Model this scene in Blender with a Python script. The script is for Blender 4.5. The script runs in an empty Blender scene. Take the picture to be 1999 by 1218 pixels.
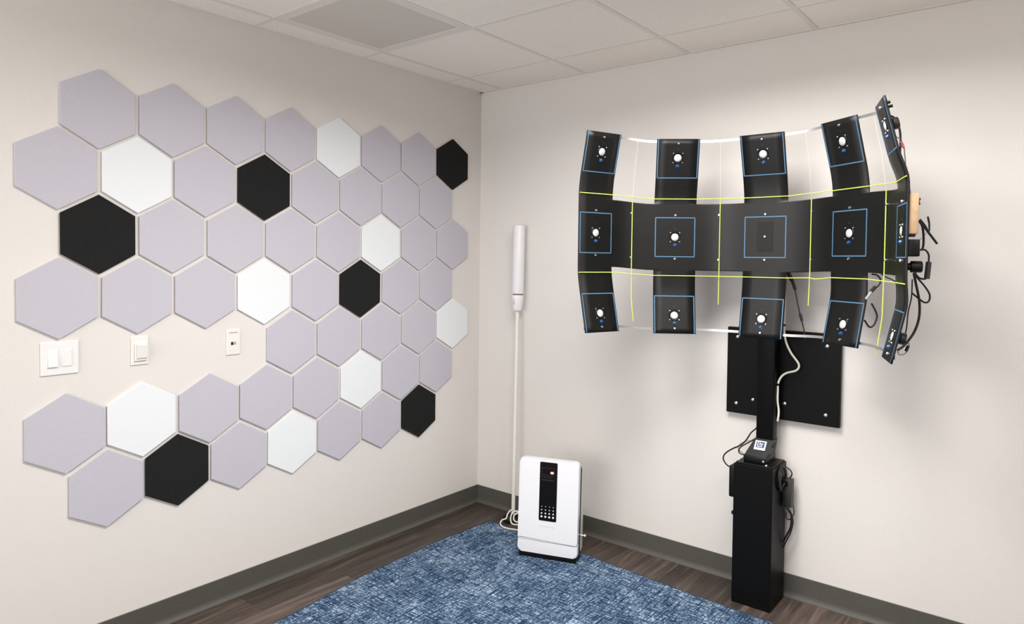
import bpy, bmesh, math, random
from mathutils import Vector, Matrix
random.seed(4)
C = bpy.context.scene.collection
SC = bpy.context.scene
PI = math.pi

# ------------------------------------------------------------------ camera
W_, H_ = 1999.0, 1218.0
cam_d = bpy.data.cameras.new('camera'); cam = bpy.data.objects.new('camera', cam_d); C.objects.link(cam)
yaw, pitch, roll = (math.radians(v) for v in (38.85253, -1.57063, 0.6836))
fwd = Vector((-math.sin(yaw)*math.cos(pitch), math.cos(yaw)*math.cos(pitch), math.sin(pitch)))
rgt = Vector((math.cos(yaw), math.sin(yaw), 0)); upv = rgt.cross(fwd)
r2 = rgt*math.cos(roll)+upv*math.sin(roll); u2 = -rgt*math.sin(roll)+upv*math.cos(roll)
M = Matrix.Identity(4)
for i in range(3):
    M[i][0], M[i][1], M[i][2] = r2[i], u2[i], -fwd[i]
M[0][3], M[1][3], M[2][3] = 2.90497, -3.25370, 1.53633
cam.matrix_world = M
cam_d.sensor_fit = 'HORIZONTAL'; cam_d.sensor_width = 36.0
cam_d.lens = 1351.13/W_*36.0
cam_d.shift_x = -5.3146/W_; cam_d.shift_y = -65.6198/W_
cam_d.clip_start = 0.02
SC.camera = cam
SC.view_settings.view_transform = 'Standard'; SC.view_settings.look = 'None'
SC.view_settings.gamma = 1.0; SC.view_settings.exposure = 0.26
SC.view_settings.use_curve_mapping = False
wd = bpy.data.worlds.new('world'); SC.world = wd; wd.use_nodes = True
wd.node_tree.nodes['Background'].inputs[0].default_value = (0.8, 0.85, 0.9, 1)
wd.node_tree.nodes['Background'].inputs[1].default_value = 0.05

CEIL = 2.5716          # ceiling height
GX, GY, G = 0.1647, -0.3293, 0.6096   # ceiling grid origin and pitch
RX, RY = 4.35, -5.2    # far sides of the room (behind the camera)

def troffer(name, x, y, sx, sy, power, spread=150, col=(1.0, 0.985, 0.965)):
    l = bpy.data.lights.new(name, 'AREA'); l.shape = 'RECTANGLE'; l.size = sx; l.size_y = sy
    l.energy = power; l.color = col; l.spread = math.radians(spread)   # louvred fittings
    o = bpy.data.objects.new(name, l); C.objects.link(o); o.location = (x, y, CEIL-0.012)
    return o
# recessed ceiling lights of the room, in cells of the ceiling grid
troffer('ceiling_light', GX+2.5*G, GY-2.5*G, 0.57, 0.57, 27, 168)
troffer('ceiling_light', GX+3*G, GY-1.5*G, 1.17, 0.57, 36, 162)
troffer('ceiling_light', GX+6*G, GY-2.5*G, 0.57, 0.57, 14, 180)
# unseen fill light added to brighten ceiling and walls; rear wall has no window
wl = bpy.data.lights.new('rear_fill', 'AREA'); wl.shape = 'RECTANGLE'; wl.size = 2.4; wl.size_y = 1.5; wl.energy = 58; wl.color = (1.0, 1.0, 1.0)
wo = bpy.data.objects.new('rear_fill', wl); C.objects.link(wo); wo.location = (1.4, RY+0.03, 1.45); wo.rotation_euler = (PI/2, 0, 0)

# ------------------------------------------------------------------ materials
def mat(name, col, rough=0.5, metal=0.0, spec=0.5, emis=None, es=0, noise=None, bump=None, coat=0):
    """noise=(scale, amount): brightness mottling; bump=(scale, strength, distance)"""
    m = bpy.data.materials.new(name); m.use_nodes = True
    nt = m.node_tree; b = nt.nodes['Principled BSDF']
    b.inputs['Base Color'].default_value = (*col, 1); b.inputs['Roughness'].default_value = rough
    b.inputs['Metallic'].default_value = metal; b.inputs['Specular IOR Level'].default_value = spec
    if coat: b.inputs['Coat Weight'].default_value = coat
    if emis: b.inputs['Emission Color'].default_value = (*emis, 1); b.inputs['Emission Strength'].default_value = es
    tc = nt.nodes.new('ShaderNodeTexCoord')
    if noise:
        n = nt.nodes.new('ShaderNodeTexNoise'); n.inputs['Scale'].default_value = noise[0]; n.inputs['Detail'].default_value = 4
        nt.links.new(tc.outputs['Object'], n.inputs['Vector'])
        r = nt.nodes.new('ShaderNodeMapRange'); r.inputs[1].default_value = 0.3; r.inputs[2].default_value = 0.7
        r.inputs[3].default_value = 1-noise[1]; r.inputs[4].default_value = 1+noise[1]
        nt.links.new(n.outputs['Fac'], r.inputs[0])
        mx = nt.nodes.new('ShaderNodeVectorMath'); mx.operation = 'SCALE'; mx.inputs[0].default_value = col
        nt.links.new(r.outputs[0], mx.inputs['Scale']); nt.links.new(mx.outputs[0], b.inputs['Base Color'])
    if bump:
        n2 = nt.nodes.new('ShaderNodeTexNoise'); n2.inputs['Scale'].default_value = bump[0]; n2.inputs['Detail'].default_value = 3
        nt.links.new(tc.outputs['Object'], n2.inputs['Vector'])
        bp = nt.nodes.new('ShaderNodeBump'); bp.inputs['Strength'].default_value = bump[1]; bp.inputs['Distance'].default_value = bump[2]
        nt.links.new(n2.outputs['Fac'], bp.inputs['Height']); nt.links.new(bp.outputs[0], b.inputs['Normal'])
    return m

def lin(r, g, b):
    f = lambda c: (c/255/12.92) if c <= 10.3 else ((c/255+0.055)/1.055)**2.4
    return (f(r), f(g), f(b))

M_wall = mat('wall_paint', lin(219, 214, 209), 0.75, noise=(220, 0.03), bump=(260, 0.25, 0.002))
M_ceil = mat('ceiling_tile_fibre', lin(251, 243, 234), 0.9, noise=(160, 0.045), bump=(190, 0.35, 0.002))
M_grid = mat('grid_enamel', lin(238, 230, 221), 0.55)
M_base = mat('grey_rubber', lin(77, 75, 70), 0.6, noise=(120, 0.06))
M_felt = {'g': mat('lavender_felt', lin(189, 186, 195), 0.95, spec=0.1, noise=(330, 0.05), bump=(420, 0.4, 0.001)),
          'W': mat('white_felt', lin(226, 229, 231), 0.95, spec=0.1, noise=(330, 0.02), bump=(420, 0.3, 0.001)),
          'B': mat('black_felt', lin(34, 34, 34), 0.95, spec=0.1, noise=(260, 0.18), bump=(420, 0.4, 0.001))}
M_plast = mat('white_plastic', lin(230, 229, 227), 0.35)
M_plast2 = mat('ivory_plastic', lin(227, 224, 219), 0.35)
M_panel = mat('black_sheet', lin(13, 13, 13), 0.42, spec=0.35, noise=(90, 0.12))
M_blk = mat('black_powder_coat', lin(7, 7, 7), 0.45, spec=0.15, noise=(200, 0.1))
M_blkg = mat('black_gloss', lin(8, 8, 9), 0.2, spec=0.25)
M_blkp = mat('black_plastic', lin(10, 10, 10), 0.4, spec=0.25)
M_board = mat('black_board', lin(7, 7, 7), 0.55, spec=0.15, noise=(60, 0.15))
M_tape = mat('blue_tape', lin(70, 108, 138), 0.6)
M_string = mat('yellow_green_string', lin(190, 206, 92), 0.8, bump=(900, 0.5, 0.001))
M_thread = mat('pale_thread', lin(222, 218, 205), 0.8)
M_steel = mat('bright_steel', (0.78, 0.78, 0.78), 0.25, 1.0)
M_alu = mat('aluminium_strip', (0.66, 0.66, 0.66), 0.42, 1.0)
M_cone = mat('silver_cone', (0.82, 0.82, 0.82), 0.42, 0.55)
M_led = mat('blue_lens', lin(24, 70, 122), 0.2, coat=0.5)
M_magnet = mat('grey_magnet', lin(60, 58, 56), 0.45, 0.6)
M_wood = mat('pale_wood', lin(178, 148, 116), 0.6, noise=(60, 0.08))
M_cable = mat('black_cable', lin(14, 13, 13), 0.5)
M_wcable = mat('white_cable', lin(228, 225, 214), 0.45)
M_gcable = mat('grey_cable', lin(150, 146, 142), 0.5)
M_red = mat('red_wire', lin(214, 110, 112), 0.5)
M_navy = mat('navy_ink', lin(32, 42, 84), 0.5)
M_paper = mat('white_sticker', lin(238, 236, 244), 0.5)
M_shell = mat('gloss_white_shell', lin(228, 228, 231), 0.22, coat=0.3)
M_rear = mat('pale_grey_plastic', lin(206, 203, 196), 0.4)
M_side = mat('dark_side_grille', lin(16, 16, 16), 0.4, spec=0.3)
M_gray = mat('grey_print', lin(176, 174, 174), 0.6)
M_dim = mat('amber_print', lin(92, 66, 52), 0.4)
M_glow = mat('red_indicator', (0.9, 0.3, 0.28), 0.4, emis=(1.0, 0.30, 0.27), es=1.1)
M_lens = mat('frosted_tube', lin(224, 222, 224), 0.4)
M_neck = mat('duct_dark', lin(22, 21, 20), 0.8)
M_plen = mat('plenum_metal', lin(246, 242, 236), 0.7)
M_bind = mat('navy_binding', lin(38, 42, 56), 0.85)
M_dark = mat('dark_slot', lin(20, 18, 18), 0.6)

def perforated():
    m = bpy.data.materials.new('perforated_face'); m.use_nodes = True; nt = m.node_tree
    b = nt.nodes['Principled BSDF']; b.inputs['Base Color'].default_value = (*lin(236, 228, 218), 1); b.inputs['Roughness'].default_value = 0.5
    tr = nt.nodes.new('ShaderNodeBsdfTransparent'); mx = nt.nodes.new('ShaderNodeMixShader')
    vo = nt.nodes.new('ShaderNodeTexVoronoi'); vo.inputs['Scale'].default_value = 190; vo.inputs['Randomness'].default_value = 0
    tc = nt.nodes.new('ShaderNodeTexCoord'); nt.links.new(tc.outputs['Object'], vo.inputs['Vector'])
    mr = nt.nodes.new('ShaderNodeMath'); mr.operation = 'GREATER_THAN'; mr.inputs[1].default_value = 0.34
    nt.links.new(vo.outputs['Distance'], mr.inputs[0])
    nt.links.new(mr.outputs[0], mx.inputs[0]); nt.links.new(tr.outputs[0], mx.inputs[1]); nt.links.new(b.outputs[0], mx.inputs[2])
    nt.links.new(mx.outputs[0], nt.nodes['Material Output'].inputs[0]); return m
M_perf = perforated()

def wood_floor():
    m = bpy.data.materials.new('wood_plank_floor'); m.use_nodes = True; nt = m.node_tree; L = nt.links.new
    b = nt.nodes['Principled BSDF']; b.inputs['Roughness'].default_value = 0.5
    tc = nt.nodes.new('ShaderNodeTexCoord')
    mp = nt.nodes.new('ShaderNodeMapping'); mp.inputs['Rotation'].default_value = (0, 0, PI/2)
    L(tc.outputs['Object'], mp.inputs[0])          # (x,y) -> (-y,x): planks run along world y
    mp.inputs['Location'].default_value = (-1.623+1.2*2, 0.1975*4-0.207, 0)
    # after rotation X' = -y..., Y' = x ; shift so that seams fall at x = 0.207 + k*0.1975
    br = nt.nodes.new('ShaderNodeTexBrick'); br.inputs['Scale'].default_value = 1
    br.inputs['Brick Width'].default_value = 1.2; br.inputs['Row Height'].default_value = 0.1975
    br.inputs['Mortar Size'].default_value = 0.0012; br.inputs['Mortar Smooth'].default_value = 0.3
    br.inputs['Color1'].default_value = (0, 0, 0, 1); br.inputs['Color2'].default_value = (1, 1, 1, 1); br.inputs['Mortar'].default_value = (0.3, 0.3, 0.3, 1)
    br.offset = 0.37; br.offset_frequency = 2
    L(mp.outputs[0], br.inputs['Vector'])
    m2 = nt.nodes.new('ShaderNodeMapping'); m2.inputs['Scale'].default_value = (22, 1.6, 1)
    L(tc.outputs['Object'], m2.inputs[0])
    n1 = nt.nodes.new('ShaderNodeTexNoise'); n1.inputs['Scale'].default_value = 1.5; n1.inputs['Detail'].default_value = 7; n1.inputs['Roughness'].default_value = 0.62
    n1.inputs['Distortion'].default_value = 0.6
    # a different stretch of grain on each plank
    add = nt.nodes.new('ShaderNodeVectorMath'); add.operation = 'ADD'
    sc = nt.nodes.new('ShaderNodeVectorMath'); sc.operation = 'SCALE'; sc.inputs['Scale'].default_value = 37.0
    L(br.outputs['Color'], sc.inputs[0]); L(sc.outputs[0], add.inputs[1]); L(m2.outputs[0], add.inputs[0]); L(add.outputs[0], n1.inputs['Vector'])
    rp = nt.nodes.new('ShaderNodeValToRGB'); e = rp.color_ramp.elements
    e[0].position = 0.28; e[0].color = (*lin(46, 38, 34), 1); e[1].position = 0.75; e[1].color = (*lin(110, 96, 86), 1)
    x = e.new(0.5); x.color = (*lin(73, 62, 56), 1)
    L(n1.outputs['Fac'], rp.inputs[0])
    hs = nt.nodes.new('ShaderNodeMapRange'); hs.inputs[3].default_value = 0.55; hs.inputs[4].default_value = 1.4
    L(br.outputs['Color'], hs.inputs[0])
    mul = nt.nodes.new('ShaderNodeVectorMath'); mul.operation = 'SCALE'
    L(rp.outputs[0], mul.inputs[0]); L(hs.outputs[0], mul.inputs['Scale'])
    mm = nt.nodes.new('ShaderNodeMix'); mm.data_type = 'RGBA'
    L(br.outputs['Fac'], mm.inputs[0]); L(mul.outputs[0], mm.inputs[6]); mm.inputs[7].default_value = (*lin(40, 32, 28), 1)
    L(mm.outputs[2], b.inputs['Base Color'])
    bp = nt.nodes.new('ShaderNodeBump'); bp.inputs['Strength'].default_value = 0.2; bp.inputs['Distance'].default_value = 0.001
    L(n1.outputs['Fac'], bp.inputs['Height']); L(bp.outputs[0], b.inputs['Normal'])
    return m
M_floor = wood_floor()

def rug_mat():
    m = bpy.data.materials.new('blue_crosshatch_pile'); m.use_nodes = True; nt = m.node_tree; L = nt.links.new
    b = nt.nodes['Principled BSDF']; b.inputs['Roughness'].default_value = 0.95; b.inputs['Specular IOR Level'].default_value = 0.1
    tc = nt.nodes.new('ShaderNodeTexCoord')
    def st(sx, sy, scale, detail, rot=0):
        mp = nt.nodes.new('ShaderNodeMapping'); mp.inputs['Scale'].default_value = (sx, sy, 1); mp.inputs['Rotation'].default_value = (0, 0, rot)
        L(tc.outputs['Object'], mp.inputs[0]); n = nt.nodes.new('ShaderNodeTexNoise'); n.inputs['Scale'].default_value = scale
        n.inputs['Detail'].default_value = detail; n.inputs['Roughness'].default_value = 0.55; L(mp.outputs[0], n.inputs['Vector']); return n.outputs['Fac']
    def mth(op, a, c):
        q = nt.nodes.new('ShaderNodeMath'); q.operation = op
        for i, v in enumerate((a, c)):
            if isinstance(v, (int, float)): q.inputs[i].default_value = v
            else: L(v, q.inputs[i])
        return q.outputs[0]
    a = st(150, 9, 1, 1.5, 0.03); c = st(9, 150, 1, 1.5, -0.03)
    lines = mth('MINIMUM', a, c)              # dark threads in both directions
    fleck = mth('MAXIMUM', st(130, 50, 1, 1, 0.1), st(50, 130, 1, 1, -0.06))
    big = st(1, 1, 5.5, 3); sp = mth('MULTIPLY', mth('SUBTRACT', big, 0.55), 0.40)
    v = mth('ADD', mth('ADD', mth('MULTIPLY', lines, 1.25), mth('MULTIPLY', mth('SUBTRACT', fleck, 0.55), 0.95)), sp)
    rp = nt.nodes.new('ShaderNodeValToRGB'); e = rp.color_ramp.elements
    e[0].position = 0.34; e[0].color = (*lin(26, 45, 70), 1); e[1].position = 0.82; e[1].color = (*lin(172, 186, 200), 1)
    x = e.new(0.47); x.color = (*lin(45, 67, 93), 1); x = e.new(0.62); x.color = (*lin(88, 110, 134), 1)
    L(v, rp.inputs[0]); L(rp.outputs[0], b.inputs['Base Color'])
    bp = nt.nodes.new('ShaderNodeBump'); bp.inputs['Strength'].default_value = 0.5; bp.inputs['Distance'].default_value = 0.003
    L(v, bp.inputs['Height']); L(bp.outputs[0], b.inputs['Normal'])
    return m
M_rug = rug_mat()

# ------------------------------------------------------------------ helpers
def box(bm, lo, hi, bev=0.0, seg=2, mtx=None):
    lo, hi = Vector(lo), Vector(hi)
    r = bmesh.ops.create_cube(bm, size=1); vs = r['verts']
    bmesh.ops.scale(bm, vec=hi-lo, verts=vs); bmesh.ops.translate(bm, vec=(lo+hi)/2, verts=vs)
    if bev > 0:
        es = list({e for v in vs for e in v.link_edges})
        rr = bmesh.ops.bevel(bm, geom=es, offset=bev, segments=seg, profile=0.5, affect='EDGES')
        vs = list({v for f in rr['faces'] for v in f.verts} | {v for v in vs if v.is_valid})
    if mtx is not None: bmesh.ops.transform(bm, matrix=mtx, verts=vs)
    return vs

def lathe(bm, prof, seg=32, mtx=None, cap=True):
    """prof: (radius, height) along local z"""
    rings = []
    for r, h in prof:
        if r < 1e-6: rings.append([bm.verts.new((0, 0, h))])
        else: rings.append([bm.verts.new((r*math.cos(2*PI*i/seg), r*math.sin(2*PI*i/seg), h)) for i in range(seg)])
    for a, b in zip(rings, rings[1:]):
        for i in range(seg):
            j = (i+1) % seg
            if len(a) == 1 and len(b) > 1: bm.faces.new((a[0], b[j], b[i]))
            elif len(b) == 1 and len(a) > 1: bm.faces.new((a[i], a[j], b[0]))
            elif len(a) > 1 and len(b) > 1: bm.faces.new((a[i], a[j], b[j], b[i]))
    if cap:
        if len(rings[0]) > 1: bm.faces.new(list(reversed(rings[0])))
        if len(rings[-1]) > 1: bm.faces.new(rings[-1])
    vs = [v for r in rings for v in r]
    if mtx is not None: bmesh.ops.transform(bm, matrix=mtx, verts=vs)
    return vs

def smooth_path(pts, n=6):
    P = [Vector(p) for p in pts]
    if len(P) < 3: return P
    out = []
    for i in range(len(P)-1):
        p0 = P[i-1] if i else P[0]*2-P[1]
        p3 = P[i+2] if i+2 < len(P) else P[-1]*2-P[-2]
        p1, p2 = P[i], P[i+1]
        for k in range(n):
            t = k/n
            out.append(0.5*((2*p1)+(p2-p0)*t+(2*p0-5*p1+4*p2-p3)*t*t+(3*p1-p0-3*p2+p3)*t**3))
    out.append(P[-1]); return out

def tube(bm, pts, rad, seg=8, n=6, smooth=True):
    P = smooth_path(pts, n) if smooth else [Vector(p) for p in pts]
    Q = [P[0]]
    for p in P[1:]:
        if (p-Q[-1]).length > 1e-5: Q.append(p)
    P = Q
    t0 = (P[1]-P[0]).normalized()
    a = Vector((0, 0, 1)) if abs(t0.z) < 0.9 else Vector((1, 0, 0))
    u = t0.cross(a).normalized(); rings = []
    for i, p in enumerate(P):
        t = (P[min(i+1, len(P)-1)]-P[max(i-1, 0)])
        t = t.normalized() if t.length > 1e-9 else t0
        u = (u-t*u.dot(t)); u = u.normalized() if u.length > 1e-6 else t.orthogonal().normalized()
        w = t.cross(u); r = rad(i/(len(P)-1)) if callable(rad) else rad
        rings.append([bm.verts.new(p+u*r*math.cos(2*PI*k/seg)+w*r*math.sin(2*PI*k/seg)) for k in range(seg)])
    for A, B in zip(rings, rings[1:]):
        for k in range(seg):
            j = (k+1) % seg; bm.faces.new((A[k], A[j], B[j], B[k]))
    bm.faces.new(list(reversed(rings[0]))); bm.faces.new(rings[-1])

def prism(bm, poly, z0, z1, bev=0.0, seg=2):
    """polygon in local xy, extruded z0..z1; bev chamfers the z1 rim"""
    n = len(poly)
    a = [bm.verts.new((x, y, z0)) for x, y in poly]; b = [bm.verts.new((x, y, z1)) for x, y in poly]
    bm.faces.new(list(reversed(a))); top = bm.faces.new(b)
    for i in range(n):
        j = (i+1) % n; bm.faces.new((a[i], a[j], b[j], b[i]))
    if bev:
        bmesh.ops.bevel(bm, geom=list(top.edges), offset=bev, segments=seg, profile=0.5, affect='EDGES')

def rrect(w, h, r, seg=6, cx=0, cy=0, radii=None):
    rs = radii or (r, r, r, r); out = []
    for k, (sx, sy) in enumerate(((1, 1), (-1, 1), (-1, -1), (1, -1))):
        q = rs[k]
        for i in range(seg+1):
            a = PI/2*k+PI/2*i/seg
            out.append((cx+sx*(w/2-q)+q*math.cos(a), cy+sy*(h/2-q)+q*math.sin(a)))
    return out

def obj(name, bm, m, parent=None, smooth=False, origin=None, auto=None):
    bmesh.ops.recalc_face_normals(bm, faces=bm.faces[:])
    if origin is not None: bmesh.ops.translate(bm, vec=-Vector(origin), verts=bm.verts[:])
    me = bpy.data.meshes.new(name); bm.to_mesh(me); bm.free()
    me.materials.append(m)
    if smooth:
        for p in me.polygons: p.use_smooth = True
        me.set_sharp_from_angle(angle=math.radians(auto or 40))
    o = bpy.data.objects.new(name, me); C.objects.link(o)
    if parent: o.parent = parent
    elif origin is not None: o.location = origin
    return o

def tag(o, label, cat, group=None):
    o['label'] = label; o['category'] = cat
    if group: o['group'] = group
    return o

def thing(name, label, cat, loc=(0, 0, 0), mtx=None, group=None):
    o = bpy.data.objects.new(name, None); C.objects.link(o); o.empty_display_size = 0.05
    if mtx is not None: o.matrix_world = mtx
    else: o.location = loc
    return tag(o, label, cat, group)

def struct(name, bm, m):
    o = obj(name, bm, m); o['kind'] = 'structure'; return o
NB = bmesh.new

# ------------------------------------------------------------------ the room
bm = NB(); box(bm, (-0.1, RY-0.1, -0.1), (RX+0.1, 0.1, 0)); struct('floor', bm, M_floor)
bm = NB(); box(bm, (-0.1, RY-0.1, 0), (0, 0.1, CEIL+0.25)); struct('wall_left', bm, M_wall)
bm = NB(); box(bm, (0, 0, 0), (RX+0.1, 0.1, CEIL+0.25)); struct('wall_right', bm, M_wall)
bm = NB(); box(bm, (RX, RY-0.1, 0), (RX+0.1, 0, CEIL+0.25)); struct('wall_side', bm, M_wall)
bm = NB(); box(bm, (0, RY-0.1, 0), (RX, RY, CEIL+0.25)); struct('wall_rear', bm, M_wall)

xs = [0.0]+[GX+i*G for i in range(7)]+[RX]
ys = [0.0]+[GY-j*G for j in range(8)]+[RY]
bm = NB()
box(bm, (-0.1, RY-0.1, CEIL+0.2), (RX+0.1, 0.1, CEIL+0.25))
for i in range(len(xs)-1):
    for j in range(len(ys)-1):
        x0, x1, y1, y0 = xs[i], xs[i+1], ys[j], ys[j+1]
        if i == 1 and j == 2: continue                      # the vent's cell
        e = lambda inner: 0.0129 if inner else 0.0          # a hair of shadow gap beside each bar
        box(bm, (x0+e(i > 0), y0+e(j < len(ys)-2), CEIL+0.0012), (x1-(0.0115 if i < len(xs)-2 else 0), y1-(0.0115 if j else 0), CEIL+0.02))
struct('ceiling', bm, M_ceil)
bm = NB()
for x in xs[1:-1]: box(bm, (x-0.012, RY, CEIL), (x+0.012, 0, CEIL+0.0011))
for y in ys[1:-1]: box(bm, (0, y-0.012, CEIL+0.0001), (RX, y+0.012, CEIL+0.0011))
struct('trim_1', bm, M_grid)
bm = NB()
box(bm, (0, RY, CEIL-0.0006), (0.022, 0, CEIL+0.0011)); box(bm, (0, -0.022, CEIL-0.0006), (RX, 0, CEIL+0.0011))
struct('trim_2', bm, M_grid)

BBH = 0.1068
def cove(bm, f, length):
    prof = [(0, 0), (0.016, 0), (0.0155, 0.0035), (0.010, 0.008), (0.0055, 0.016), (0.0035, 0.026), (0.0035, BBH-0.002), (0.002, BBH), (0, BBH)]
    a = [bm.verts.new(f(0, d, z)) for d, z in prof]; b = [bm.verts.new(f(length, d, z)) for d, z in prof]
    n = len(prof); bm.faces.new(a); bm.faces.new(list(reversed(b)))
    for i in range(n):
        j = (i+1) % n; bm.faces.new((a[i], b[i], b[j], a[j]))
bm = NB(); cove(bm, lambda s, d, z: (d, -s, z), -RY); struct('baseboard_left', bm, M_base)
bm = NB(); cove(bm, lambda s, d, z: (s, -d, z), RX); struct('baseboard_right', bm, M_base)

# ------------------------------------------------------------------ felt hexagons on the left wall
HEX = [(1,1,-2.1882,2.0884),(1,2,-1.9107,2.0907),(1,3,-1.6352,2.0921),(1,4,-1.3586,2.0914),(1,5,-1.0818,2.0891),(1,6,-0.8072,2.0926),(1,7,-0.5335,2.0955),(1,8,-0.2597,2.0984),
(2,1,-2.3287,1.8501),(2,2,-2.0481,1.8529),(2,3,-1.7731,1.8528),(2,4,-1.4954,1.8521),(2,5,-1.2197,1.8524),(2,6,-0.9437,1.8529),(2,7,-0.6685,1.8549),(2,8,-0.3941,1.8577),
(3,1,-2.1902,1.6128),(3,2,-1.9124,1.6149),(3,3,-1.6335,1.6132),(3,4,-1.3569,1.6134),(3,5,-1.0807,1.6135),(3,6,-0.8047,1.6151),(3,7,-0.5289,1.6177),(3,8,-0.2535,1.6213),
(4,1,-2.3266,1.3733),(4,2,-2.0492,1.3732),(4,3,-1.7718,1.375),(4,4,-1.495,1.3746),(4,5,-1.2168,1.3733),(4,6,-0.9426,1.3744),(4,7,-0.6646,1.3774),(4,8,-0.3885,1.3818),
(5,4,-1.3509,1.1302),(5,5,-1.0757,1.1331),(5,6,-0.8,1.1363),(5,7,-0.524,1.1408),(5,8,-0.2493,1.1481),
(6,1,-2.3056,0.8695),(6,2,-2.0327,0.8756),(6,3,-1.7553,0.877),(6,4,-1.4833,0.8845),(6,5,-1.2092,0.8893),(6,6,-0.934,0.8944),(6,7,-0.6593,0.8989),(6,8,-0.3837,0.9034),
(7,1,-2.1653,0.6292),(7,2,-1.8919,0.638),(7,3,-1.6168,0.6396),(7,4,-1.3439,0.6454),(7,5,-1.0692,0.6508),(7,6,-0.7946,0.6566),(7,7,-0.5191,0.662)]
HCOL = {1: 'ggggWggB', 2: 'gWgBgggg', 3: 'BggggWgg', 4: 'gggWgBgg', 5: '...ggggW', 6: 'gWgggWgg', 7: 'gBgWggB'}
ORD = ['first', 'second', 'third', 'fourth', 'fifth', 'sixth', 'seventh', 'eighth']
ROWN = {1: 'the top row', 2: 'the second row', 3: 'the third row', 4: 'the fourth row', 5: 'the short fifth row', 6: 'the sixth row', 7: 'the bottom row'}
ROWLEN = {1: 8, 2: 8, 3: 8, 4: 8, 5: 5, 6: 8, 7: 7}
CNAME = {'g': 'pale lavender felt hexagon panel', 'W': 'white felt hexagon panel', 'B': 'black felt hexagon panel'}
GNAME = {'g': 'lavender felt hexagons on the left wall', 'W': 'white felt hexagons on the left wall', 'B': 'black felt hexagons on the left wall'}
hex_proto = {}
for r, c, y, z in HEX:
    k = HCOL[r][c-1]
    if k not in hex_proto:
        bm = NB(); R = 0.152; ring = []
        for rr, x in ((R-0.0035, 0.0), (R-0.0004, 0.0078), (R-0.0006, 0.0088), (R-0.0022, 0.0098)):
            ring.append([bm.verts.new((x, rr*math.cos(PI/2+PI/3*i), rr*math.sin(PI/2+PI/3*i))) for i in range(6)])
        for A, B in zip(ring, ring[1:]):
            for i in range(6): bm.faces.new((A[i], A[(i+1) % 6], B[(i+1) % 6], B[i]))
        bm.faces.new(ring[-1]); bm.faces.new(list(reversed(ring[0])))
        o = hex_proto[k] = obj('acoustic_panel', bm, M_felt[k])
    else:
        o = hex_proto[k].copy(); C.objects.link(o)
    o.location = (0, y, z); o.rotation_euler = (math.radians(random.uniform(-0.25, 0.25)), 0, 0)
    i = c-4 if r == 5 else c-1
    pos = 'at the right end of ' if i == ROWLEN[r]-1 else ORD[i]+' from the left in '
    tag(o, CNAME[k]+', '+pos+ROWN[r], 'wall panel', GNAME[k])

# ------------------------------------------------------------------ plates on the left wall (local: x out of wall, y along, z up)
def plate(bm, cy, cz, w, h, t=0.006):
    box(bm, (0, cy-w/2, cz-h/2), (t, cy+w/2, cz+h/2), 0.0025, 2)
t = thing('light_switch', 'wide white two-rocker light switch plate, below the leftmost hexagons', 'light switch', (0, -2.323, 1.091))
bm = NB(); plate(bm, 0, 0.0615, 0.124, 0.123); obj('cover_plate', bm, M_plast, t)
for s, tilt in ((-1, -6), (1, -0.6)):
    bm = NB(); yc = s*0.023
    box(bm, (0.006, yc-0.0172, 0.028), (0.0072, yc+0.0172, 0.095), 0.0005, 1); fr = obj('rocker_frame', bm, M_plast, t)
    bm = NB(); mt = Matrix.Translation((0.0072 if s < 0 else 0.0052, yc, 0.0615)) @ Matrix.Rotation(math.radians(tilt), 4, 'Y')
    box(bm, (-0.004, -0.0155, -0.0315), (0.0035, 0.0155, 0.0315), 0.0012, 2, mt); obj('rocker', bm, M_plast, fr)
t = thing('light_switch', 'narrow ivory switch plate with one protruding paddle, right of the two-rocker plate', 'light switch', (0, -2.042, 1.096))
bm = NB(); plate(bm, 0, 0.0575, 0.068, 0.115, 0.0055); obj('cover_plate', bm, M_plast2, t)
bm = NB(); box(bm, (0.005, -0.021, 0.017), (0.013, 0.026, 0.089), 0.002, 2); fr = obj('switch_body', bm, M_plast2, t)
bm = NB(); mt = Matrix.Translation((0.012, 0.004, 0.052)) @ Matrix.Rotation(math.radians(5), 4, 'Y')
box(bm, (-0.002, -0.018, -0.024), (0.009, 0.021, 0.033), 0.002, 2, mt); obj('paddle', bm, M_plast2, fr)
t = thing('jack_plate', 'small white wall plate with a dark port and grey label strip, nearest the room corner', 'wall plate', (0, -1.6455, 1.097))
bm = NB(); plate(bm, 0, 0.0565, 0.066, 0.113, 0.0055); obj('cover_plate', bm, M_plast2, t)
bm = NB(); box(bm, (0.0053, -0.0185, 0.0965), (0.0062, 0.021, 0.1015)); obj('label_strip', bm, M_gray, t)
bm = NB(); box(bm, (0.0053, -0.0135, 0.0430), (0.0068, 0.014, 0.0590), 0.0006, 1); fr = obj('port', bm, M_plast, t)
bm = NB(); box(bm, (0.0062, -0.0118, 0.0440), (0.0071, -0.0010, 0.0580)); obj('socket_hole', bm, M_dark, fr)
bm = NB(); box(bm, (0.0062, -0.0010, 0.0550), (0.0071, 0.0118, 0.0576)); box(bm, (0.0062, -0.001, 0.0470), (0.0071, 0.0118, 0.0505)); obj('contact', bm, M_side, fr)
bm = NB(); box(bm, (0.0053, -0.019, 0.0135), (0.0059, 0.016, 0.0260), 0.0002, 1); box(bm, (0.0053, 0.0185, 0.017), (0.0060, 0.0205, 0.0225)); obj('bottom_label', bm, mat('pale_label', lin(224, 224, 218), 0.5), t)

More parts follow.
